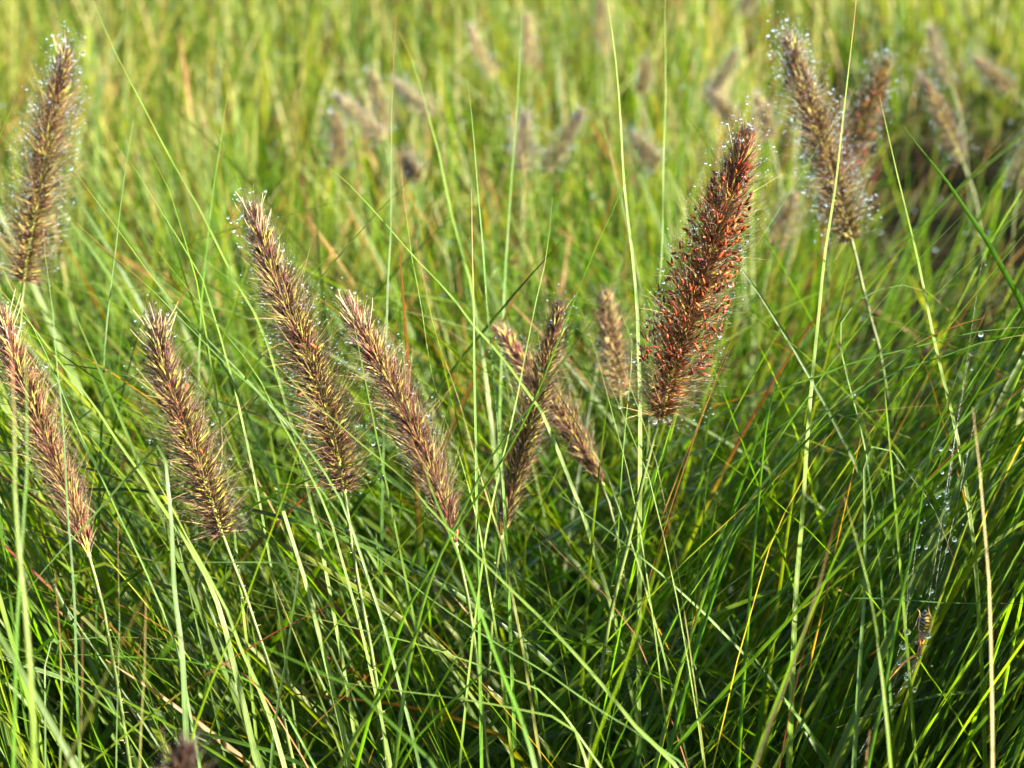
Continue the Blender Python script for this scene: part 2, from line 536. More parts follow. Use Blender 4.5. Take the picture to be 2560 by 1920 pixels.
        d['kind'] = 'stuff'
    for (bx, by, bd, brd) in big:
        V, F = drops(at(bx, by, bd)[None], np.array([brd]))
        build('water_drop', V, F, M_WATER, parent=o, origin=root)
    return o, A


HERO = [
    dict(seed=101, axis=[(168, 118), (150, 200), (122, 330), (98, 480), (72, 610), (58, 705)], depth=1.20, stalk=[(52, 800), (45, 900)],
         label='tall brown seed head thick with dew at the upper left edge, leaning slightly right', pal='brown', core=0.0122, fringe=0.0215, ndew=560, dew_r=0.00052, nspk=680, nbr=3000),
    dict(seed=102, young=True, axis=[(2, 770), (30, 880), (88, 1030), (148, 1180), (195, 1300), (222, 1392)], depth=0.955, stalk=[(245, 1470), (262, 1540)],
         label='pinkish brown seed head at the left edge, lowest of those on the left', pal='pink', core=0.0088, fringe=0.0165, ndew=190),
    dict(seed=103, axis=[(392, 790), (402, 890), (440, 1010), (490, 1140), (528, 1250), (556, 1342)], depth=0.965, stalk=[(600, 1450), (650, 1600), (690, 1720)],
         label='short yellow-brown seed head with a frayed pale white tip', pal='yellow', core=0.0098, fringe=0.0185, ndew=170, nred=11, curls=34),
    dict(seed=104, axis=[(625, 505), (655, 610), (715, 760), (778, 910), (828, 1070), (862, 1232)], depth=0.985, stalk=[(880, 1370), (900, 1480), (940, 1700)],
         label='long sharp yellow-brown seed head leaning left, taller than its close pink neighbour', pal='yellow', core=0.0118, fringe=0.0195, nspk=760, nbr=3600, ndew=300, nred=9, curls=22),
    dict(seed=105, young=True, axis=[(865, 745), (905, 830), (975, 960), (1050, 1110), (1105, 1250), (1140, 1365)], depth=0.99, stalk=[(1160, 1450), (1180, 1560)],
         label='pinkish brown seed head leaning left beside the long yellow-brown one', pal='pink', core=0.0098, fringe=0.0185, nspk=640, nbr=3000, ndew=240),
    dict(seed=106, young=True, axis=[(1404, 745), (1385, 830), (1350, 960), (1315, 1100), (1275, 1240), (1252, 1345)], depth=1.08, stalk=[(1240, 1430), (1230, 1540)],
         label='dark narrow seed head leaning right behind crossing blades in the centre', pal='brown', core=0.0072, fringe=0.0165, nspk=460, nbr=2400, ndew=130, curls=3),
    dict(seed=107, young=True, axis=[(1243, 815), (1290, 885), (1365, 985), (1425, 1075), (1475, 1155), (1508, 1215)], depth=1.15, stalk=[(1530, 1290), (1550, 1380)],
         label='pink seed head leaning left, crossing behind the dark narrow one', pal='pink', core=0.0095, fringe=0.0165, nspk=480, nbr=2000, ndew=60, curls=0),
    dict(seed=108, axis=[(1512, 735), (1520, 800), (1536, 890), (1550, 990)], depth=1.32, stalk=[(1556, 1060), (1560, 1150)],
         label='pale straw seed head with a pink top, soft behind a bent blade', pal='tan', core=0.0095, fringe=0.017, nspk=380, nbr=1500, ndew=50, curls=0),
    dict(seed=109, axis=[(1872, 320), (1840, 430), (1795, 570), (1740, 730), (1690, 890), (1648, 1050)], depth=0.985, stalk=[(1630, 1110), (1600, 1230), (1565, 1380), (1525, 1540)],
         label='large seed head studded with rusty red anthers and hung with dewdrops', pal='red', core=0.0150, fringe=0.0225, nspk=1000, nbr=3800, ndew=430, nred=560, curls=10,
         big=((1632, 1052, 0.975, 0.0021), (1668, 1050, 0.975, 0.0018), (1828, 712, 0.975, 0.0013), (1800, 838, 0.975, 0.0012))),
    dict(seed=110, axis=[(1968, 85), (1995, 180), (2035, 300), (2075, 420), (2105, 520), (2130, 600)], depth=1.25, stalk=[(2150, 690), (2175, 790), (2200, 880)],
         label='dew covered brown seed head at upper right, front one of a crossing pair', pal='brown', core=0.0122, fringe=0.021, nspk=720, nbr=2800, ndew=560, dew_r=0.00056, nred=5, curls=0),
    dict(seed=111, axis=[(2222, 145), (2190, 220), (2150, 320), (2105, 420), (2085, 500)], depth=1.52, stalk=[(2075, 600), (2070, 700)],
         label='blurred seed head with orange anthers, rear one of the crossing pair', pal='brown', core=0.0125, fringe=0.021, nspk=560, nbr=2000, ndew=240, dew_r=0.0006, nred=120, curls=0),
]
HERO_AX = []
for h in HERO:
    o, A = plume(**h)
    HERO_AX.append((project(resample(A, 14)), h['fringe'] * 0.95 / h['depth'] * PXU))

BACK = [  # tip, base, depth, colour, half width, label
    ((1172, 62), (1236, 192), 2.75, 'tan', 'golden blurred seed head leaning left on a straight pale stalk'),
    ((838, 236), (958, 348), 2.05, 'grey', 'blurred greyish tan seed head leaning far left, left one of a V pair'),
    ((928, 180), (962, 345), 2.08, 'brown', 'blurred dark brown seed head with yellow middle, upright one of a V pair'),
    ((985, 200), (1085, 285), 2.3, 'grey', 'blurred grey seed head tilted almost flat on a long slanting stalk'),
    ((1312, 285), (1308, 425), 1.95, 'grey', 'blurred greyish upright seed head, left one of the pair beyond the centre'),
    ((1452, 278), (1362, 425), 1.98, 'grey', 'blurred greyish seed head tilted right, right one of the pair beyond the centre'),
    ((1498, -20), (1516, 140), 2.9, 'pink', 'blurred pale pink seed head standing upright at the top edge behind a white stalk'),
    ((1318, 35), (1322, 165), 2.8, 'tan', 'blurred pinkish tan seed head upright near the top edge'),
    ((1840, 128), (1765, 248), 2.55, 'grey', 'blurred yellow-grey seed head tilted right above the red one'),
    ((1590, 345), (1650, 412), 2.0, 'brown', 'small dark brown blurred seed head tilted left beyond the tall pale stalk'),
    ((1985, 490), (1938, 615), 1.75, 'tan', 'blurred tan seed head low in the shade between the red and dewy ones'),
    ((2300, 185), (2405, 405), 1.9, 'yellow', 'blurred yellow seed head with orange anthers on its right flank'),
    ((2322, 65), (2378, 215), 2.4, 'grey', 'blurred grey seed head above the yellow one at upper right'),
    ((2440, 148), (2525, 225), 2.3, 'pink', 'blurred pinkish grey seed head nearly flat near the upper right corner'),
    ((838, 285), (842, 415), 2.2, 'pink', 'blurred pink upright seed head below the V pair'),
    ((1915, -50), (1858, 36), 2.9, 'grey', 'blurred grey seed head cut by the top edge'),
    ((1782, 235), (1835, 305), 2.5, 'pink', 'blurred short pinkish seed head behind the tip of the red one'),
    ((1612, 150), (1600, 235), 2.8, 'pink', 'small blurred pink seed head, the upper of two beyond the tall pale stalk'),
    ((1012, 395), (1050, 450), 2.0, 'pink', 'tiny blurred pink seed head low among green blades'),
    ((2568, 330), (2545, 475), 1.9, 'grey', 'blurred grey seed head cut by the right edge'),
    ((1890, 240), (1925, 350), 2.2, 'tan', 'blurred tan seed head beside the red seed head tip'),
    ((466, 1868), (430, 2070), 0.66, 'shaded', 'shade-darkened purple blurred seed head tip poking in at the bottom edge'),
]
for i, (tp, bs, d, pal, lab) in enumerate(BACK):
    mid = ((tp[0] + bs[0]) / 2 + (i % 3 - 1) * 6, (tp[1] + bs[1]) / 2)
    dx, dy = bs[0] - tp[0], bs[1] - tp[1]
    q = math.hypot(dx, dy)
    st = [(bs[0] + dx / q * 60, bs[1] + dy / q * 60 + 10), (bs[0] + dx / q * 100, bs[1] + dy / q * 100 + 60)]
    near = d < 1
    (plume if near else plume_back)(300 + i, [tp, mid, bs], d, st, lab, pal, core=0.0088 if not near else 0.005, fringe=0.0175 if not near else 0.011, nspk=260, nbr=620,
          ndew=110 if not near else 30, dew_r=0.0006 if not near else 0.0003, nred=70 if 'orange' in lab else 0, curls=0, brk=1.15 if not near else 1.0,
          group='blurred seed heads in the meadow')

# ------------------------------------------------------------------ traced single blades: (points tip to root, depth tip, depth root, width px, tint, label)
TINT = {'g': (0.048, 0.115, 0.009), 'y': (0.088, 0.148, 0.010), 'p': (0.088, 0.142, 0.028), 'd': (0.034, 0.088, 0.010), 'b': (0.068, 0.125, 0.032),
        't': (0.20, 0.17, 0.07), 'r': (0.19, 0.07, 0.025), 'o': (0.12, 0.125, 0.025)}
BLADES = [
    ([(225, -40), (233, 0), (295, 144), (350, 249), (412, 369), (451, 439), (501, 525), (556, 638), (610, 740), (660, 830)], 1.15, 1.05, 9, 'p', 'pale green blade slanting from the top edge down to the long yellow-brown seed head'),
    ([(334, 299), (319, 389), (303, 505), (288, 638), (272, 760), (262, 870)], 1.05, 1.03, 9, 'd', 'dark upright blade between the dewy and the frayed seed heads'),
    ([(575, 183), (556, 330), (537, 447), (521, 583), (509, 700), (500, 820)], 1.18, 1.1, 7, 'g', 'thin upright blade with orange tip above the long yellow-brown seed head'),
    ([(338, 303), (373, 377), (420, 466), (462, 600), (500, 740)], 1.1, 1.03, 6, 'y', 'thin yellow-green blade bending between two slanting pale ones'),
    ([(276, 346), (342, 428), (389, 505), (459, 618), (520, 730)], 1.12, 1.05, 7, 'p', None),
    ([(187, 428), (272, 544), (342, 638), (393, 710), (466, 795), (560, 905)], 1.06, 1.0, 10, 'p', None),
    ([(160, 529), (280, 638), (369, 714), (439, 784), (505, 850), (575, 920), (638, 974), (700, 1033), (758, 1107), (809, 1177), (870, 1290)], 0.97, 0.93, 9, 'b', 'long thin blade slanting over the lower part of the long yellow-brown seed head'),
    ([(330, 530), (404, 640), (463, 714), (525, 788), (583, 858), (642, 935), (684, 1021), (739, 1118), (774, 1184), (830, 1310)], 1.0, 0.96, 8, 'p', None),
    ([(-60, 655), (0, 725), (78, 811), (136, 889), (194, 959), (249, 1033), (303, 1118), (350, 1180), (412, 1278), (455, 1340), (520, 1450), (560, 1560)], 0.94, 0.92, 16, 'p', 'broad pale blade slanting across between the pink and the frayed seed heads'),
    ([(-30, 600), (0, 659), (35, 733), (78, 811), (128, 912), (167, 1009), (218, 1122), (257, 1200), (292, 1278), (350, 1397), (389, 1486), (428, 1576), (460, 1700)], 0.95, 0.92, 11, 'b', None),
    ([(108, 560), (113, 640), (132, 776), (140, 893), (152, 990), (163, 1145), (169, 1278), (179, 1397), (187, 1513), (190, 1630), (194, 1766)], 0.92, 0.9, 9, 'd', 'upright dark blade crossing the pinkish seed head at the left edge'),
    ([(43, 1517), (90, 1450), (150, 1380), (245, 1278), (311, 1200), (370, 1140), (393, 1114), (407, 1113), (414, 1150), (420, 1220), (428, 1300), (436, 1474), (455, 1630), (463, 1785)], 0.92, 0.9, 17, 'b', 'broad blade folded sharply over in front of the frayed seed head'),
    ([(18, 780), (30, 900), (36, 1050), (39, 1280), (54, 1435), (74, 1630), (89, 1940)], 0.72, 0.7, 22, 'y', 'blurred bright upright blade at the left edge'),
    ([(638, 865), (700, 920), (758, 982), (850, 1063), (908, 1114), (967, 1161), (1025, 1211), (1083, 1283), (1161, 1358), (1278, 1474), (1355, 1548), (1433, 1630), (1511, 1719), (1589, 1816), (1700, 1930)], 0.93, 0.87, 12, 'p', 'very long blade slanting from the long yellow-brown seed head down to the bottom edge'),
    ([(797, 931), (778, 1029), (750, 1107), (719, 1215), (692, 1290), (638, 1435), (595, 1552), (544, 1668), (498, 1785), (459, 1930)], 0.88, 0.83, 14, 'y', 'green blade leaning right from the bottom edge up to the long yellow-brown seed head'),
    ([(1179, 470), (1181, 640), (1184, 757), (1186, 951), (1190, 1107), (1192, 1290), (1196, 1450)], 0.98, 0.96, 13, 'g', 'straight upright green blade with brown tip right of the slanting pink seed head'),
    ([(1169, 202), (1180, 295), (1194, 466), (1209, 638), (1217, 757), (1229, 893), (1239, 990), (1250, 1120), (1260, 1250)], 1.06, 1.02, 13, 'g', 'tall thin blade with an orange tip, just right of the straight upright one'),
    ([(824, 419), (850, 439), (908, 498), (978, 575), (1033, 640), (1083, 690), (1142, 757), (1200, 834), (1247, 881), (1297, 951), (1360, 1040)], 1.1, 1.07, 12, 'p', 'pale whitish blade slanting toward the dark narrow seed head'),
    ([(1000, 377), (1009, 486), (1021, 575), (1029, 640), (1052, 757), (1072, 893), (1091, 982), (1114, 1052), (1145, 1126), (1173, 1223), (1200, 1330)], 1.04, 1.0, 9, 'y', 'slender yellow-green blade with a reddish tip bowing over the slanting pink seed head'),
    ([(1040, 600), (1052, 663), (1068, 737), (1083, 811), (1107, 889), (1138, 970), (1161, 1048), (1188, 1145), (1219, 1247), (1260, 1380)], 1.03, 0.99, 9, 'o', None),
    ([(1381, 494), (1367, 638), (1348, 718), (1324, 834), (1301, 951), (1282, 1048), (1262, 1126), (1239, 1223), (1215, 1340)], 0.99, 0.96, 8, 'p', 'pale thin blade passing in front of the dark narrow seed head'),
    ([(1632, 303), (1589, 389), (1550, 486), (1488, 622), (1433, 757), (1390, 866), (1344, 982), (1297, 1079), (1239, 1177), (1161, 1290), (1080, 1420), (1010, 1540)], 1.0, 0.95, 11, 'g', 'very long blade with brown tip leaning right across the centre'),
    ([(1546, 706), (1491, 788), (1433, 869), (1394, 920), (1336, 1002), (1278, 1075), (1219, 1157), (1157, 1275), (1114, 1358), (1068, 1474), (1037, 1591), (1013, 1708)], 0.94, 0.91, 15, 'b', 'broad reddish-tipped blade leaning right across the dark narrow seed head'),
    ([(1217, 712), (1297, 731), (1414, 749), (1491, 761), (1542, 780), (1572, 812), (1581, 873), (1573, 970), (1560, 1107), (1550, 1250)], 1.06, 1.03, 9, 'g', 'blade arching over to the left in front of the pale straw seed head'),
    ([(1512, -60), (1519, 0), (1538, 136), (1550, 272), (1561, 466), (1581, 638), (1593, 776), (1596, 873), (1600, 1000), (1600, 1150)], 1.1, 1.05, 14, 'p', 'tall white-green stalk running down from the top edge left of the red seed head'),
    ([(1665, -40), (1662, 8), (1665, 214), (1659, 389), (1655, 638), (1640, 800)], 1.25, 1.2, 7, 'p', 'thin pale upright stalk just left of the red seed head tip'),
    ([(1308, -60), (1293, 272), (1283, 389), (1270, 583), (1262, 700)], 1.3, 1.25, 8, 'g', None),
    ([(992, 31), (984, 155), (978, 350), (978, 564), (970, 700)], 1.12, 1.08, 8, 'd', 'thin upright dark green blade reaching nearly to the top edge'),
    ([(998, 78), (1037, 167), (1075, 303), (1099, 389), (1122, 505), (1157, 638), (1180, 720)], 1.32, 1.25, 11, 'p', None),
    ([(1025, 1091), (1056, 1157), (1079, 1223), (1103, 1285), (1142, 1377), (1180, 1467), (1219, 1583), (1258, 1688), (1297, 1782), (1344, 1940)], 0.84, 0.78, 24, 'g', 'wide blade in front of the slanting pink seed head, running to the bottom edge'),
    ([(1488, 780), (1519, 834), (1569, 943), (1612, 1068), (1650, 1190)], 0.97, 0.95, 5, 'o', None),
    ([(1453, 776), (1488, 873), (1519, 990), (1561, 1145), (1590, 1260)], 0.97, 0.95, 6, 'y', None),
    ([(1507, 920), (1550, 1021), (1589, 1107), (1640, 1250)], 0.96, 0.94, 6, 'p', None),
    ([(1230, 700), (1260, 770), (1330, 880), (1400, 990), (1460, 1090), (1520, 1190)], 1.02, 1.0, 8, 'p', None),
    ([(2148, -90), (2141, 0), (2124, 155), (2104, 330), (2089, 466), (2062, 638), (2046, 795), (2030, 951), (2019, 1087), (2007, 1278), (1990, 1474), (1985, 1590)], 1.02, 0.97, 11, 'y', 'very tall upright blade from the top edge crossing the upper right dewy seed head'),
    ([(2170, 171), (2120, 249), (2050, 358), (1972, 486), (1875, 638), (1800, 760), (1740, 870)], 1.04, 1.0, 9, 'g', 'thin blade crossing in front of the upper right dewy seed head'),
    ([(2200, 245), (2221, 338), (2244, 439), (2275, 564), (2293, 640), (2322, 784), (2345, 893), (2369, 990), (2392, 1087), (2423, 1278), (2440, 1420)], 1.05, 1.0, 15, 'y', 'long bright blade leaning left, running down on the right below the orange anthers'),
    ([(2590, 815), (2439, 830), (2283, 869), (2128, 908), (2030, 947), (1964, 968), (1936, 980), (1926, 994), (1918, 1048), (1906, 1145), (1894, 1278), (1880, 1420)], 0.97, 0.95, 10, 'g', 'blade kinked sharply to the right below the red seed head'),
    ([(2408, 823), (2341, 745), (2283, 714), (2205, 722), (2147, 749), (2108, 795), (2100, 827), (2104, 881), (2120, 951), (2147, 1048), (2170, 1160)], 1.05, 1.02, 8, 'g', 'thin blade arching over to the right in the shade at the right'),
    ([(2478, 790), (2400, 811), (2306, 850), (2244, 889), (2186, 943), (2128, 986), (2050, 1040), (1972, 1134), (1856, 1278), (1790, 1400)], 0.99, 0.95, 11, 'b', None),
    ([(2640, 830), (2478, 850), (2322, 904), (2205, 943), (2128, 1002), (2011, 1107), (1875, 1278), (1820, 1380)], 0.98, 0.95, 12, 'd', 'long dark blade bowing over to the right edge'),
    ([(2380, 1009), (2283, 1017), (2167, 1029), (2110, 1040), (2080, 1065), (2050, 1126), (1972, 1262), (1920, 1380)], 0.94, 0.92, 6, 't', None),
    ([(2415, 1505), (2400, 1443), (2376, 1377), (2338, 1279), (2303, 1223), (2275, 1192), (2237, 1134), (2209, 1109), (2178, 1120), (2164, 1150), (2163, 1278), (2160, 1500), (2150, 1650)], 0.95, 0.94, 13, 'b', 'broad pale blade folded over like a hook left of the spider web'),
    ([(2431, 1017), (2443, 1107), (2458, 1278), (2474, 1474), (2478, 1630), (2482, 1940)], 0.78, 0.76, 15, 't', 'blurred tan upright blade right of the spider'),
    ([(2112, 1220), (2089, 1299), (2058, 1424), (2019, 1552), (1980, 1669), (1933, 1785), (1880, 1940)], 0.78, 0.73, 22, 't', 'blurred tan blade leaning right from the bottom edge'),
    ([(2110, 1240), (2124, 1280), (2147, 1377), (2174, 1474), (2198, 1630), (2209, 1727), (2229, 1940)], 0.80, 0.77, 18, 'y', 'blurred yellow-green blade leaning left, left of the spider'),
    ([(2640, 1510), (2560, 1509), (2361, 1507), (2264, 1500), (2186, 1495), (2140, 1495), (2120, 1501), (2050, 1568), (1972, 1630), (1850, 1710), (1700, 1850)], 0.93, 0.92, 10, 'd', 'dark blade bent level just above the spider'),
    ([(2500, 700), (2458, 795), (2400, 920), (2361, 1021), (2322, 1145), (2299, 1278), (2275, 1397), (2252, 1494), (2225, 1649), (2202, 1766), (2165, 1940)], 0.93, 0.88, 12, 'g', 'very long blade leaning right, passing left of the spider down to the bottom edge'),
    ([(2640, 1420), (2560, 1552), (2478, 1669), (2400, 1785), (2295, 1940)], 0.92, 0.87, 12, 'y', None),
    ([(1215, 1240), (1161, 1358), (1099, 1482), (1044, 1572), (998, 1669), (928, 1778), (840, 1930)], 0.86, 0.81, 26, 'y', 'wide translucent blade leaning right across the bottom'),
    ([(600, 1500), (720, 1530), (850, 1560), (967, 1591), (1044, 1610), (1161, 1649), (1239, 1680), (1297, 1704), (1380, 1745)], 0.92, 0.9, 13, 'p', 'pale blade lying nearly level, the higher of two at the bottom'),
    ([(790, 1682), (850, 1704), (967, 1723), (1122, 1743), (1239, 1762), (1355, 1786), (1420, 1803), (1440, 1830), (1455, 1870), (1475, 1940)], 0.89, 0.87, 14, 'p', 'pale nearly level blade bent down at its right end, the lower of two at bottom'),
    ([(700, 1235), (850, 1327), (967, 1412), (1083, 1502), (1200, 1583), (1317, 1653), (1394, 1700), (1472, 1758), (1550, 1805), (1628, 1855), (1730, 1935)], 0.95, 0.9, 9, 'b', None),
    ([(1690, 1240), (1628, 1303), (1589, 1354), (1472, 1451), (1355, 1552), (1239, 1649), (1150, 1735), (1050, 1830)], 0.9, 0.87, 13, 'g', 'straight green blade leaning right across the bottom centre'),
    ([(1700, 1230), (1682, 1292), (1651, 1377), (1620, 1490), (1569, 1649), (1511, 1797), (1460, 1940)], 0.76, 0.72, 20, 'y', 'blurred pale yellow-green blade leaning right at the bottom centre'),
    ([(560, 1535), (595, 1572), (700, 1642), (850, 1695), (928, 1758), (1006, 1836), (1100, 1930)], 0.77, 0.75, 18, 'g', None),
    ([(-40, 1652), (0, 1649), (117, 1636), (272, 1640), (467, 1653), (544, 1668), (640, 1710), (720, 1790)], 0.95, 0.93, 11, 'g', None),
    ([(430, 1600), (350, 1594), (280, 1592), (194, 1597), (130, 1604), (116, 1615), (113, 1640), (113, 1780), (114, 1930)], 0.93, 0.91, 10, 'b', None),
    ([(345, 1385), (352, 1400), (375, 1405), (505, 1406), (661, 1406), (725, 1410), (744, 1420), (745, 1445), (735, 1513), (712, 1669), (692, 1778), (676, 1940)], 0.93, 0.91, 15, 'b', 'blade bent square to the left below the frayed seed head'),
    ([(380, 1180), (436, 1280), (498, 1400), (552, 1490), (599, 1614), (642, 1708), (700, 1870)], 0.93, 0.9, 22, 'p', 'broad pale striped blade beside the stalk of the frayed seed head'),
    ([(430, 1400), (408, 1435), (350, 1513), (292, 1630), (218, 1797), (150, 1940)], 0.72, 0.69, 24, 'o', 'blurred olive blade leaning right at the lower left'),
    ([(132, 1504), (175, 1502), (229, 1490), (292, 1509), (350, 1533), (428, 1583), (505, 1634), (583, 1669), (650, 1720)], 0.94, 0.92, 6, 'r', 'thin withered reddish blade lying bent at the lower left'),
    ([(295, 1280), (296, 1440), (299, 1560), (295, 1720), (290, 1930)], 0.88, 0.86, 7, 'b', None),
    ([(205, 1540), (208, 1640), (203, 1780), (200, 1930)], 0.8, 0.79, 11, 'o', None),
    ([(137, 1430), (148, 1560), (155, 1700), (150, 1930)], 0.84, 0.82, 10, 'y', None),
    ([(365, 1500), (363, 1640), (355, 1780), (348, 1930)], 0.8, 0.79, 14, 'o', None),
    ([(1330, 1310), (1395, 1385), (1450, 1420), (1530, 1510), (1590, 1590)], 0.96, 0.95, 6, 'r', None),
    ([(2105, 1270), (2080, 1330), (2060, 1420), (2030, 1560), (1990, 1700)], 0.92, 0.9, 7, 'r', 'thin blade with a long brick-red tip standing left of the spider'),
    ([(2160, 1800), (2120, 1850), (2080, 1930)], 0.82, 0.8, 8, 'r', 'short reddish blade tip leaning right at the bottom edge'),
    ([(2175, 1825), (2168, 1870), (2160, 1940)], 0.78, 0.77, 15, 'r', 'short brown blurred blade at the bottom edge below the spider web'),
    ([(60, 800), (66, 960), (70, 1120), (60, 1300), (45, 1500)], 0.76, 0.74, 18, 'g', None),
]
loose = Bag()


def traced(pts, d0, d1, wpx, tint, label, i):
    r = np.random.default_rng(500 + i)
    n = len(pts)
    P = [at(x, y, d0 + (d1 - d0) * k / (n - 1)) for k, (x, y) in enumerate(pts)]
    P = catmull(to_ground(P), 6)
    S = max(24, int(len(P) * 0.75))
    P = resample(P, S)
    L = np.sum(np.linalg.norm(np.diff(P, axis=0), axis=1))
    s = np.linspace(0, 1, S)
    w = 0.5 * wpx / PXU * (d0 + d1) / 2 * 1.38
    tl = min(0.8, 0.34 / L)
    W = w * (0.06 + 0.94 * np.clip(s / tl, 0, 1)**0.9)
    T = norm(np.gradient(P, axis=0))
    view = norm(CAM - P)
    # the upper face of a leaf looks up and away from its lean: towards the sun on the right when it leans left
    lean_left = P[0, 0] < P[-1, 0] + 0.13 * L
    face = norm(view + (np.array([0.9, -0.1, 0.75]) if lean_left else np.array([-1.3, 0, 0.4])))
    sd = norm(np.cross(T, -face))
    tw = r.uniform(-0.25, 0.25) + r.uniform(-0.4, 0.4) * np.sin(s * r.uniform(3, 7) + r.uniform(0, 6))
    sd = sd * np.cos(tw)[:, None] + np.cross(T, sd) * np.sin(tw)[:, None]
    c = np.array(TINT[tint]) * (0.72 if tint == 'p' else 0.64)  # waxy pale blades, lightened further in colour to look sunlit
    tn = c[None] * np.ones((S, 1)) * r.uniform(0.9, 1.1)
    tip = TIPS[r.integers(0, 3)]
    k = np.clip((0.05 * r.uniform(0.3, 1.5) - s) / 0.03, 0, 1)[:, None] * (0.3 if tint == 'p' else 1)
    if label and 'red tip' in label: k = np.clip((0.22 - s) / 0.1, 0, 1)[:, None]
    tn = tn * (1 - k) + tip[None] * k
    fold = r.uniform(0.2, 0.5)
    args = ribbons(P[None], W[None], sd[None], [fold], tn[None])
    mat = M_DRY if tint in 'tr' else M_BLADE
    if label is None:
        loose.add(*args)
    else:
        b = Bag(); b.add(*args)
        root = P[-1].copy(); root[2] = 0
        o = b.build('grass_blade', mat, None, root)
        tag(o, label, 'grass blade', 'conspicuous single grass blades')


for i, b in enumerate(BLADES):
    traced(*b, i)


# ------------------------------------------------------------------ the near tuft (uncountable blades)
def clear_of_heads(P, keep=0.0, r=None):
    """Blades that would hang in front of a seed head are left out, as in the tuft itself."""
    N, S, _ = P.shape
    q = project(P.reshape(-1, 3)).reshape(N, S, 3)
    bad = np.zeros(N, bool)
    for ax, wpx in HERO_AX:
        d = np.min(np.hypot(q[:, :, None, 0] - ax[None, None, :, 0], q[:, :, None, 1] - ax[None, None, :, 1]), 2)
        bad |= np.any((d < wpx * 0.9) & (q[..., 2] < ax[:, 2].max() + 0.02), 1)
    # spider and web
    d = np.hypot((q[..., 0] - 2300) / 45, (q[..., 1] - 1580) / 130)
    bad |= np.any((d < 1) & (q[..., 2] < 0.95), 1)
    if keep and r is not None:
        bad &= r.random(N) > keep
    return ~bad


def pick(args, m):
    P, W, sd, f, t = args
    return P[m], W[m], sd[m], np.asarray(f)[m], t[m]


tuft = loose
r = np.random.default_rng(21)
N = 16500
# blades rise from tussocks with bare dark gaps between them
tx = r.uniform(-0.7, 1.45, 150); ty = r.uniform(0.74, 1.62, 150)
ti = r.integers(0, 150, N)
x = tx[ti] + r.normal(0, 0.055, N); y = ty[ti] + r.normal(0, 0.055, N)
left = 1 / (1 + np.exp((x - 0.02) * 5.5))
az = np.where(r.random(N) < left, math.pi, 0.0) + r.normal(0, 0.55, N)
L = r.uniform(0.38, 0.80, N)
th0 = np.abs(r.normal(0.0, 0.24, N)) + 0.05
kap = np.clip(r.normal(0.45, 0.35, N), 0.0, 1.6) + np.where(x > 0.12, 0.25, 0)
w = 0.0012 + 0.0021 * r.random(N)**1.7
args = gen(r, np.stack([x, y], 1), L, az, th0, kap, w, 20, blade_tint(r, N, 20, tipfrac=0.2), kink=0.05)
ok = clear_of_heads(args[0], 0.07, r)
top = args[0][:, :, 2].max(1)
q = project(args[0].reshape(-1, 3)).reshape(N, 20, 3)
ypx = np.where((q[..., 0] > -100) & (q[..., 0] < 2660), q[..., 1], 9999).min(1)
lim = np.where(r.random(N) < 0.13, 150, r.normal(690, 130, N))
ok &= ypx > lim
near = (q[..., 2] < np.where(r.random((N, 1)) < 0.06, 0.80, 0.94)) & (q[..., 2] > 0.02) & (np.abs(q[..., 0] - 1280) < 1400) & (q[..., 1] < 2000)
ok &= ~near.any(1) & (q[..., 2].min(1) > 0.12)
tuft.add(*ribbons(*pick(args, ok)))
# tiny dewdrops sitting on those blades
sel = np.where(ok & (ypx < 2000))[0]
nd = 1500
bi = r.choice(sel, nd); si = r.integers(5, 19, nd); fr = r.random((nd, 1))
bp = args[0][bi, si] * (1 - fr) + args[0][bi, si - 1] * fr + args[2][bi, si] * (args[1][bi, si] * r.uniform(-0.8, 0.8, nd))[:, None]
V, F = drops(bp, np.clip(0.00024 * np.exp(r.normal(0, 0.5, nd)), 0.0001, 0.0007))
tag(build('dew_on_grass', V, F, M_WATER), 'fine dewdrops sprinkled on the near green blades', 'dew', kind='stuff')
# slender sunlit blades standing loosely along the front of the tuft
N = 1050
x = r.uniform(-0.34, 0.42, N); y = r.uniform(0.86, 1.12, N)
left = 1 / (1 + np.exp((x - 0.04) * 9))
az = np.where(r.random(N) < left, math.pi, 0.0) + r.normal(0, 0.3, N)
L = r.uniform(0.42, 0.74, N)
args = gen(r, np.stack([x, y], 1), L, az, np.abs(r.normal(0.22, 0.2, N)) + 0.03, np.clip(r.normal(0.4, 0.35, N), 0.0, 1.5), 0.0010 + 0.0019 * r.random(N)**1.3, 22,
           blade_tint(r, N, 22, GREENS * 1.2, 0.25), kink=0.06, tw0=0.35, twist=0.45)
ok = clear_of_heads(args[0], 0.22, r)
q = project(args[0].reshape(-1, 3)).reshape(N, 22, 3)
ypx = np.where((q[..., 0] > -100) & (q[..., 0] < 2660), q[..., 1], 9999).min(1)
ok &= (ypx > r.normal(820, 230, N)) & (q[..., 2].min(1) > 0.82)
tuft.add(*ribbons(*pick(args, ok)))
# arching blades bowed over to the right
N = 420
x = r.uniform(0.06, 0.34, N); y = r.uniform(0.93, 1.2, N)
args = gen(r, np.stack([x, y], 1), r.uniform(0.46, 0.76, N), r.normal(0.0, 0.35, N), r.uniform(0.15, 0.6, N), r.uniform(0.7, 1.7, N), r.uniform(0.0007, 0.0016, N), 26,
           blade_tint(r, N, 26, GREENS, 0.2), kink=0.05, tw0=0.5)
ok = clear_of_heads(args[0], 0.0, r)
q = project(args[0].reshape(-1, 3)).reshape(N, 26, 3)
ypx = np.where((q[..., 0] > -100) & (q[..., 0] < 2660), q[..., 1], 9999).min(1)
ok &= ypx > 640
tuft.add(*ribbons(*pick(args, ok)))
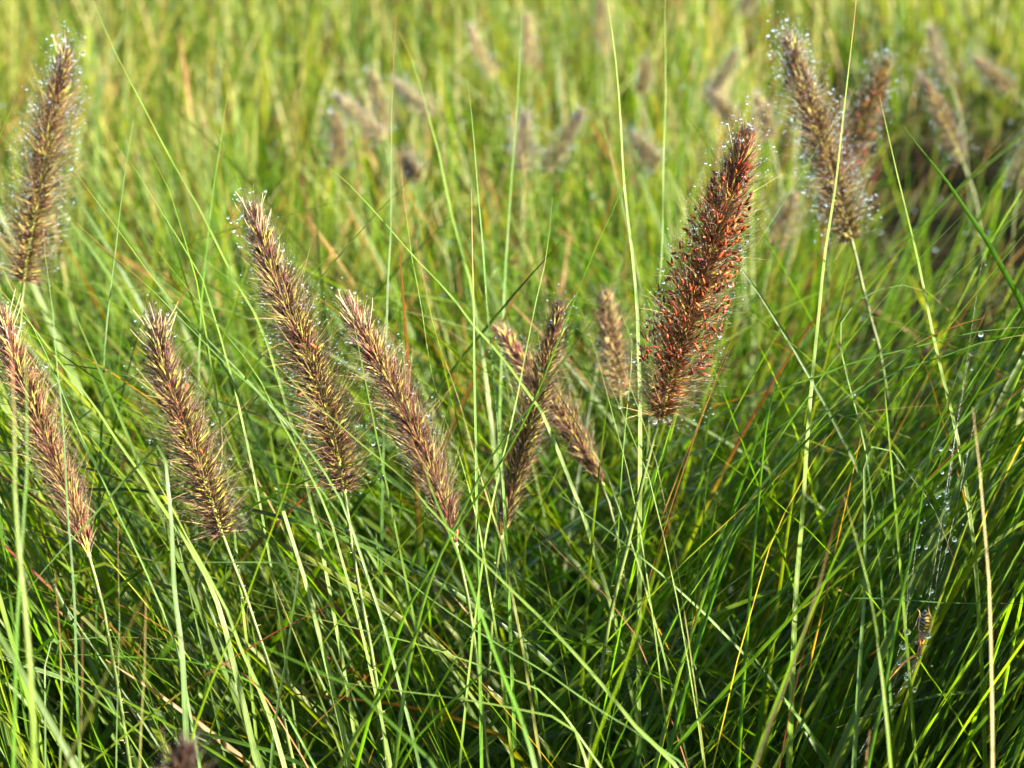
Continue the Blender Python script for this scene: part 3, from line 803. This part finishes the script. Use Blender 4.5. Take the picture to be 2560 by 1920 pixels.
# fine short undergrowth deeper in the tuft
N = 700
x = r.uniform(-0.7, 0.8, N); y = r.uniform(0.9, 1.9, N)
az = r.uniform(0, 6.28, N)
args = gen(r, np.stack([x, y], 1), r.uniform(0.15, 0.42, N), az, np.abs(r.normal(0, 0.3, N)), r.uniform(0.1, 1.2, N), r.uniform(0.0010, 0.0022, N), 12,
           blade_tint(r, N, 12, tipfrac=0.15), kink=0.05)
tuft.add(*ribbons(*args))
# withered thin blades
N = 14
x = r.uniform(-0.5, 0.55, N); y = r.uniform(0.88, 1.5, N)
az = r.uniform(0, 6.28, N)
dt = blade_tint(r, N, 16, DRY * np.array([0.8, 0.8, 0.8]), 0)
args = gen(r, np.stack([x, y], 1), r.uniform(0.3, 0.55, N), az, np.abs(r.normal(0, 0.3, N)), r.uniform(0.1, 0.9, N), r.uniform(0.0005, 0.001, N), 16, dt, kink=0.1)
ok = clear_of_heads(args[0])
tuft.add(*ribbons(*pick(args, ok)))
o = tuft.build('grass', M_BLADE)
tag(o, 'dense green dewy grass blades filling the near ground between the seed heads', 'grass', kind='stuff')

# ------------------------------------------------------------------ meadow behind
mead = Bag()
r = np.random.default_rng(22)
# middle distance
N = 12000
y = r.uniform(1.65, 2.7, N); x = r.uniform(-1, 1.25, N) * (0.30 * y + 0.12)
keepm = ~((x > 0.122 * y + 0.04 * np.sin(y * 7)) & (x < 0.25 * y + 0.1) & (r.random(N) < 0.95))
cl = np.sin(x * 13 + 2 * np.sin(y * 5)) + np.sin(y * 11 + x * 6) + np.sin(x * 29 + y * 7)
keepm &= cl > r.normal(0.15, 0.35, N)
x, y = x[keepm], y[keepm]; N = len(x)
az = np.where(r.random(N) < 1 / (1 + np.exp((x + 0.0) * 2.5)), math.pi, 0) + r.normal(0, 0.8, N)
L = r.uniform(0.26, 0.50, N) * (1.05 - 0.12 * (y - 1.5))
args = gen(r, np.stack([x, y], 1), L, az, np.abs(r.normal(0, 0.18, N)) + 0.02, np.clip(r.normal(0.35, 0.35, N), 0, 1.6), r.uniform(0.0012, 0.0032, N), 14,
           blade_tint(r, N, 14, tipfrac=0.3), kink=0.03)
mead.add(*ribbons(*args))
# far grass
N = 30000
y = 2.5 + 6.5 * r.random(N)**1.25; x = r.uniform(-1, 1.15, N) * (0.27 * y + 0.35)
az = r.uniform(0, 6.28, N)
FARP = np.array([[0.060, 0.118, 0.008], [0.100, 0.150, 0.012], [0.155, 0.185, 0.025], [0.040, 0.090, 0.010], [0.22, 0.205, 0.07]])
FARP = FARP * np.array([0.38, 0.40, 0.29])
clump = np.sin(x * 7 + 1.3 * np.sin(y * 4)) + np.sin(y * 9 + 2 * np.sin(x * 3.1)) + np.sin(x * 17 + y * 5) + 0.8 * np.sin(x * 41 + 3 * np.sin(y * 6)) + 0.8 * np.sin(y * 15 + x * 4)
km = (clump > r.normal(0.95, 0.3, N) + np.where((x < -0.1 * y) & (y > 2.8), 0.45, 0.0)) & ~((x > 0.122 * y + 0.04 * np.sin(y * 7)) & (x < 0.25 * y + 0.1) & (y < 4.3) & (r.random(N) < 0.96))
x, y, az = x[km], y[km], az[km]; N = len(x)
L = r.uniform(0.24, 0.46, N)
args = gen(r, np.stack([x, y], 1), L, az, np.abs(r.normal(0, 0.2, N)), np.clip(r.normal(0.5, 0.4, N), 0, 1.8), 0.002 + 0.005 * r.random(N)**2, 9,
           blade_tint(r, N, 9, FARP, 0.08), kink=0.03)
mead.add(*ribbons(*args))
# broad leaves, far left
N = 1700
y = r.uniform(2.3, 6, N); x = -0.27 * y * r.random(N)**0.8 + 0.05
args = gen(r, np.stack([x, y], 1), r.uniform(0.2, 0.40, N), r.uniform(0, 6.28, N), np.abs(r.normal(0, 0.2, N)), r.uniform(0, 0.9, N), r.uniform(0.003, 0.0065, N), 10,
           blade_tint(r, N, 10, FARP, 0.1), kink=0.05)
mead.add(*ribbons(*args))
o = mead.build('meadow_grass', M_FAR)
tag(o, 'blurred sunlit yellow-green meadow grass beyond the near tuft', 'grass', kind='stuff')

dry = Bag()
N = 950
y = 1.8 + 6 * r.random(N)**1.1; x = r.uniform(-1, 1, N) * (0.26 * y + 0.2)
x = np.where((x > 0.11 * y) & (y < 4.4), -np.abs(x), x)
args = gen(r, np.stack([x, y], 1), r.uniform(0.25, 0.5, N), r.uniform(0, 6.28, N), np.abs(r.normal(0, 0.25, N)), np.clip(r.normal(0.6, 0.6, N), 0, 2.2), r.uniform(0.0009, 0.0026, N), 14,
           blade_tint(r, N, 14, DRY, 0), kink=0.06)
dry.add(*ribbons(*args))
o = dry.build('dry_grass', M_DRY)
tag(o, 'withered tan and orange blades scattered through the far meadow', 'grass', kind='stuff')

# far dew that catches the sun
N = 260
y = r.uniform(1.9, 5.0, N); x = r.uniform(-1, 1, N) * 0.25 * y
C = np.stack([x, y, r.uniform(0.25, 0.43, N)], 1)
V, F = drops(C, r.uniform(0.0006, 0.0016, N))
tag(build('meadow_dew', V, F, M_WATER), 'scattered dewdrops glinting on the far meadow blades', 'dew', kind='stuff')

# ------------------------------------------------------------------ spider and its web
web_d = 0.945
wr = np.random.default_rng(9)
web_root = at(2310, 1500, web_d)
web = empty('spider_web', web_root)
tag(web, 'torn spider web strung with small dewdrops between the blades at the right', 'spider web')
TH = [((2455, 650), (2322, 1500)), ((2440, 720), (2318, 1505)), ((2425, 880), (2312, 1505)), ((2400, 1000), (2335, 1500)), ((2372, 940), (2330, 1500)),
      ((2445, 1010), (2350, 1440)), ((2300, 1290), (2262, 1560)), ((2275, 1330), (2262, 1680)), ((2300, 1640), (2215, 1760)),
      ((2262, 1640), (2150, 1880)), ((2268, 1690), (2110, 1925)), ((2300, 1530), (2262, 1600)), ((2262, 1560), (2225, 1690)), ((2240, 1760), (2140, 1900))]
TH = TH[:1] + TH[2:4] + TH[5:]
bag = Bag(); dC, dR = [], []
for (a, b) in TH:
    d0 = web_d + wr.uniform(-0.012, 0.012)
    p0, p1 = at(*a, d0), at(*b, web_d + wr.uniform(-0.006, 0.006))
    s = np.linspace(0, 1, 14)[:, None]
    P = p0 + (p1 - p0) * s + np.array([0.0, 0, -0.003]) * np.sin(s * math.pi)
    bag.add(*tubes(P[None], np.full((1, 14), 0.000007), 3, np.full((1, 14, 3), 0.7)))
    m = int(np.linalg.norm(p1 - p0) / 0.011 * wr.uniform(0.5, 1.1))
    t = wr.random(m)
    dC.append(resample(P, 200)[(t * 199).astype(int)] + wr.normal(0, 0.0016, (m, 3)))
    dR.append(np.clip(0.00020 * np.exp(wr.normal(0, 0.5, m)), 0.00010, 0.0007))
m = 55
bx = wr.normal(0, 30, m); by = wr.uniform(1180, 1750, m)
dC.append(np.array([at(2440 - (y_ - 650) * 0.165 + x_, y_, web_d + wr.uniform(-0.01, 0.01)) for x_, y_ in zip(bx, by)])); dR.append(np.clip(0.00035 * np.exp(wr.normal(0, 0.5, m)), 0.00015, 0.001))
for (x_, y_, rr) in [(2386, 1348, 0.0011), (2329, 1477, 0.0009), (2258, 1618, 0.0011), (2270, 1580, 0.0012), (2266, 1695, 0.0010), (2268, 1684, 0.0008), (2367, 1377, 0.0008), (2452, 836, 0.0011), (2352, 1123, 0.0008), (2377, 1123, 0.0007)]:
    dC.append(at(x_, y_, web_d)[None]); dR.append(np.array([rr]))
bag.build('silk_thread', M_SILK, web, web_root)
V, F = drops(np.concatenate(dC), np.concatenate(dR))
d = build('dew', V, F, M_WATER, parent=web, origin=web_root); d['kind'] = 'stuff'

sp_d = 0.942
ax = [(2312, 1524), (2313, 1530), (2314, 1540), (2313, 1552), (2311, 1566), (2308, 1577), (2305, 1584), (2303, 1591), (2302, 1600), (2301, 1606)]
rr = np.array([1.5, 9, 14, 15.5, 13, 8, 4.5, 8, 8.5, 3.5]) / PXU * sp_d
P = np.array([at(*p, sp_d) for p in ax])
tt = np.linspace(0, 1, 60)
P = resample(catmull(P, 8), 60)
rad = np.interp(tt, np.linspace(0, 1, 10), rr)
yel, blk, gry, brn = np.array([0.30, 0.20, 0.025]), np.array([0.012, 0.010, 0.008]), np.array([0.12, 0.12, 0.11]), np.array([0.22, 0.10, 0.035])
V, F, Tn = tubes(P[None], rad[None], 18, np.ones((1, 60, 3)))
Tn = np.array(Tn); nV = norm(V[0] - P[:, None])
for i in range(60):
    t = tt[i]
    for k in range(18):
        f = nV[i, k, 0]
        if t > 0.70: c = brn
        elif f > -0.15: c = yel if (math.sin(t * 62) + 0.35 * math.sin(t * 23 + k)) > -0.25 else blk
        else: c = blk if math.sin(t * 50 + k) > -0.5 else gry
        Tn[0, i, k] = c
sb = Bag(); sb.add(V, F, Tn)
LEGS = [[(2304, 1594), (2300, 1608), (2301, 1618), (2302, 1628), (2300, 1634)], [(2300, 1633), (2285, 1640), (2262, 1655), (2245, 1672), (2222, 1700)],
        [(2303, 1590), (2296, 1604), (2290, 1612), (2292, 1600)], [(2306, 1590), (2310, 1600), (2304, 1612), (2303, 1632)],
        [(2306, 1588), (2297, 1575), (2298, 1555), (2299, 1530), (2293, 1522)], [(2310, 1588), (2326, 1570), (2327, 1545), (2322, 1525), (2321, 1514)],
        [(2302, 1600), (2296, 1625), (2290, 1648), (2278, 1660)], [(2305, 1600), (2300, 1640), (2284, 1662), (2268, 1684)]]
for i, lg in enumerate(LEGS):
    P = resample(catmull([at(x_, y_, sp_d - 0.001 - 0.0012 * (i % 3)) for x_, y_ in lg], 6), 18)
    rd = np.interp(np.linspace(0, 1, 18), [0, 0.4, 1], [3.0, 2.6, 0.9] if i in (0, 1) else [2.2, 1.6, 0.7]) / PXU * sp_d
    c = np.array([0.34, 0.15, 0.04]) if i in (0, 1, 3) else np.array([0.20, 0.10, 0.05])
    tn = np.array([c if (j // 3) % 3 else c * 0.35 for j in range(18)])
    sb.add(*tubes(P[None], rd[None], 7, tn[None]))
so = sb.build('spider', M_SPIDER, None, at(2306, 1560, sp_d))
tag(so, 'yellow and black banded spider hanging head down in its dewy web', 'spider')
V, F = drops(np.array([at(2319, 1588, sp_d - 0.002)]), np.array([0.0014]))
wd = build('dewdrop', V, F, M_WATER, origin=at(2319, 1588, sp_d - 0.002))
tag(wd, 'large round dewdrop clinging beside the banded spider', 'dewdrop')
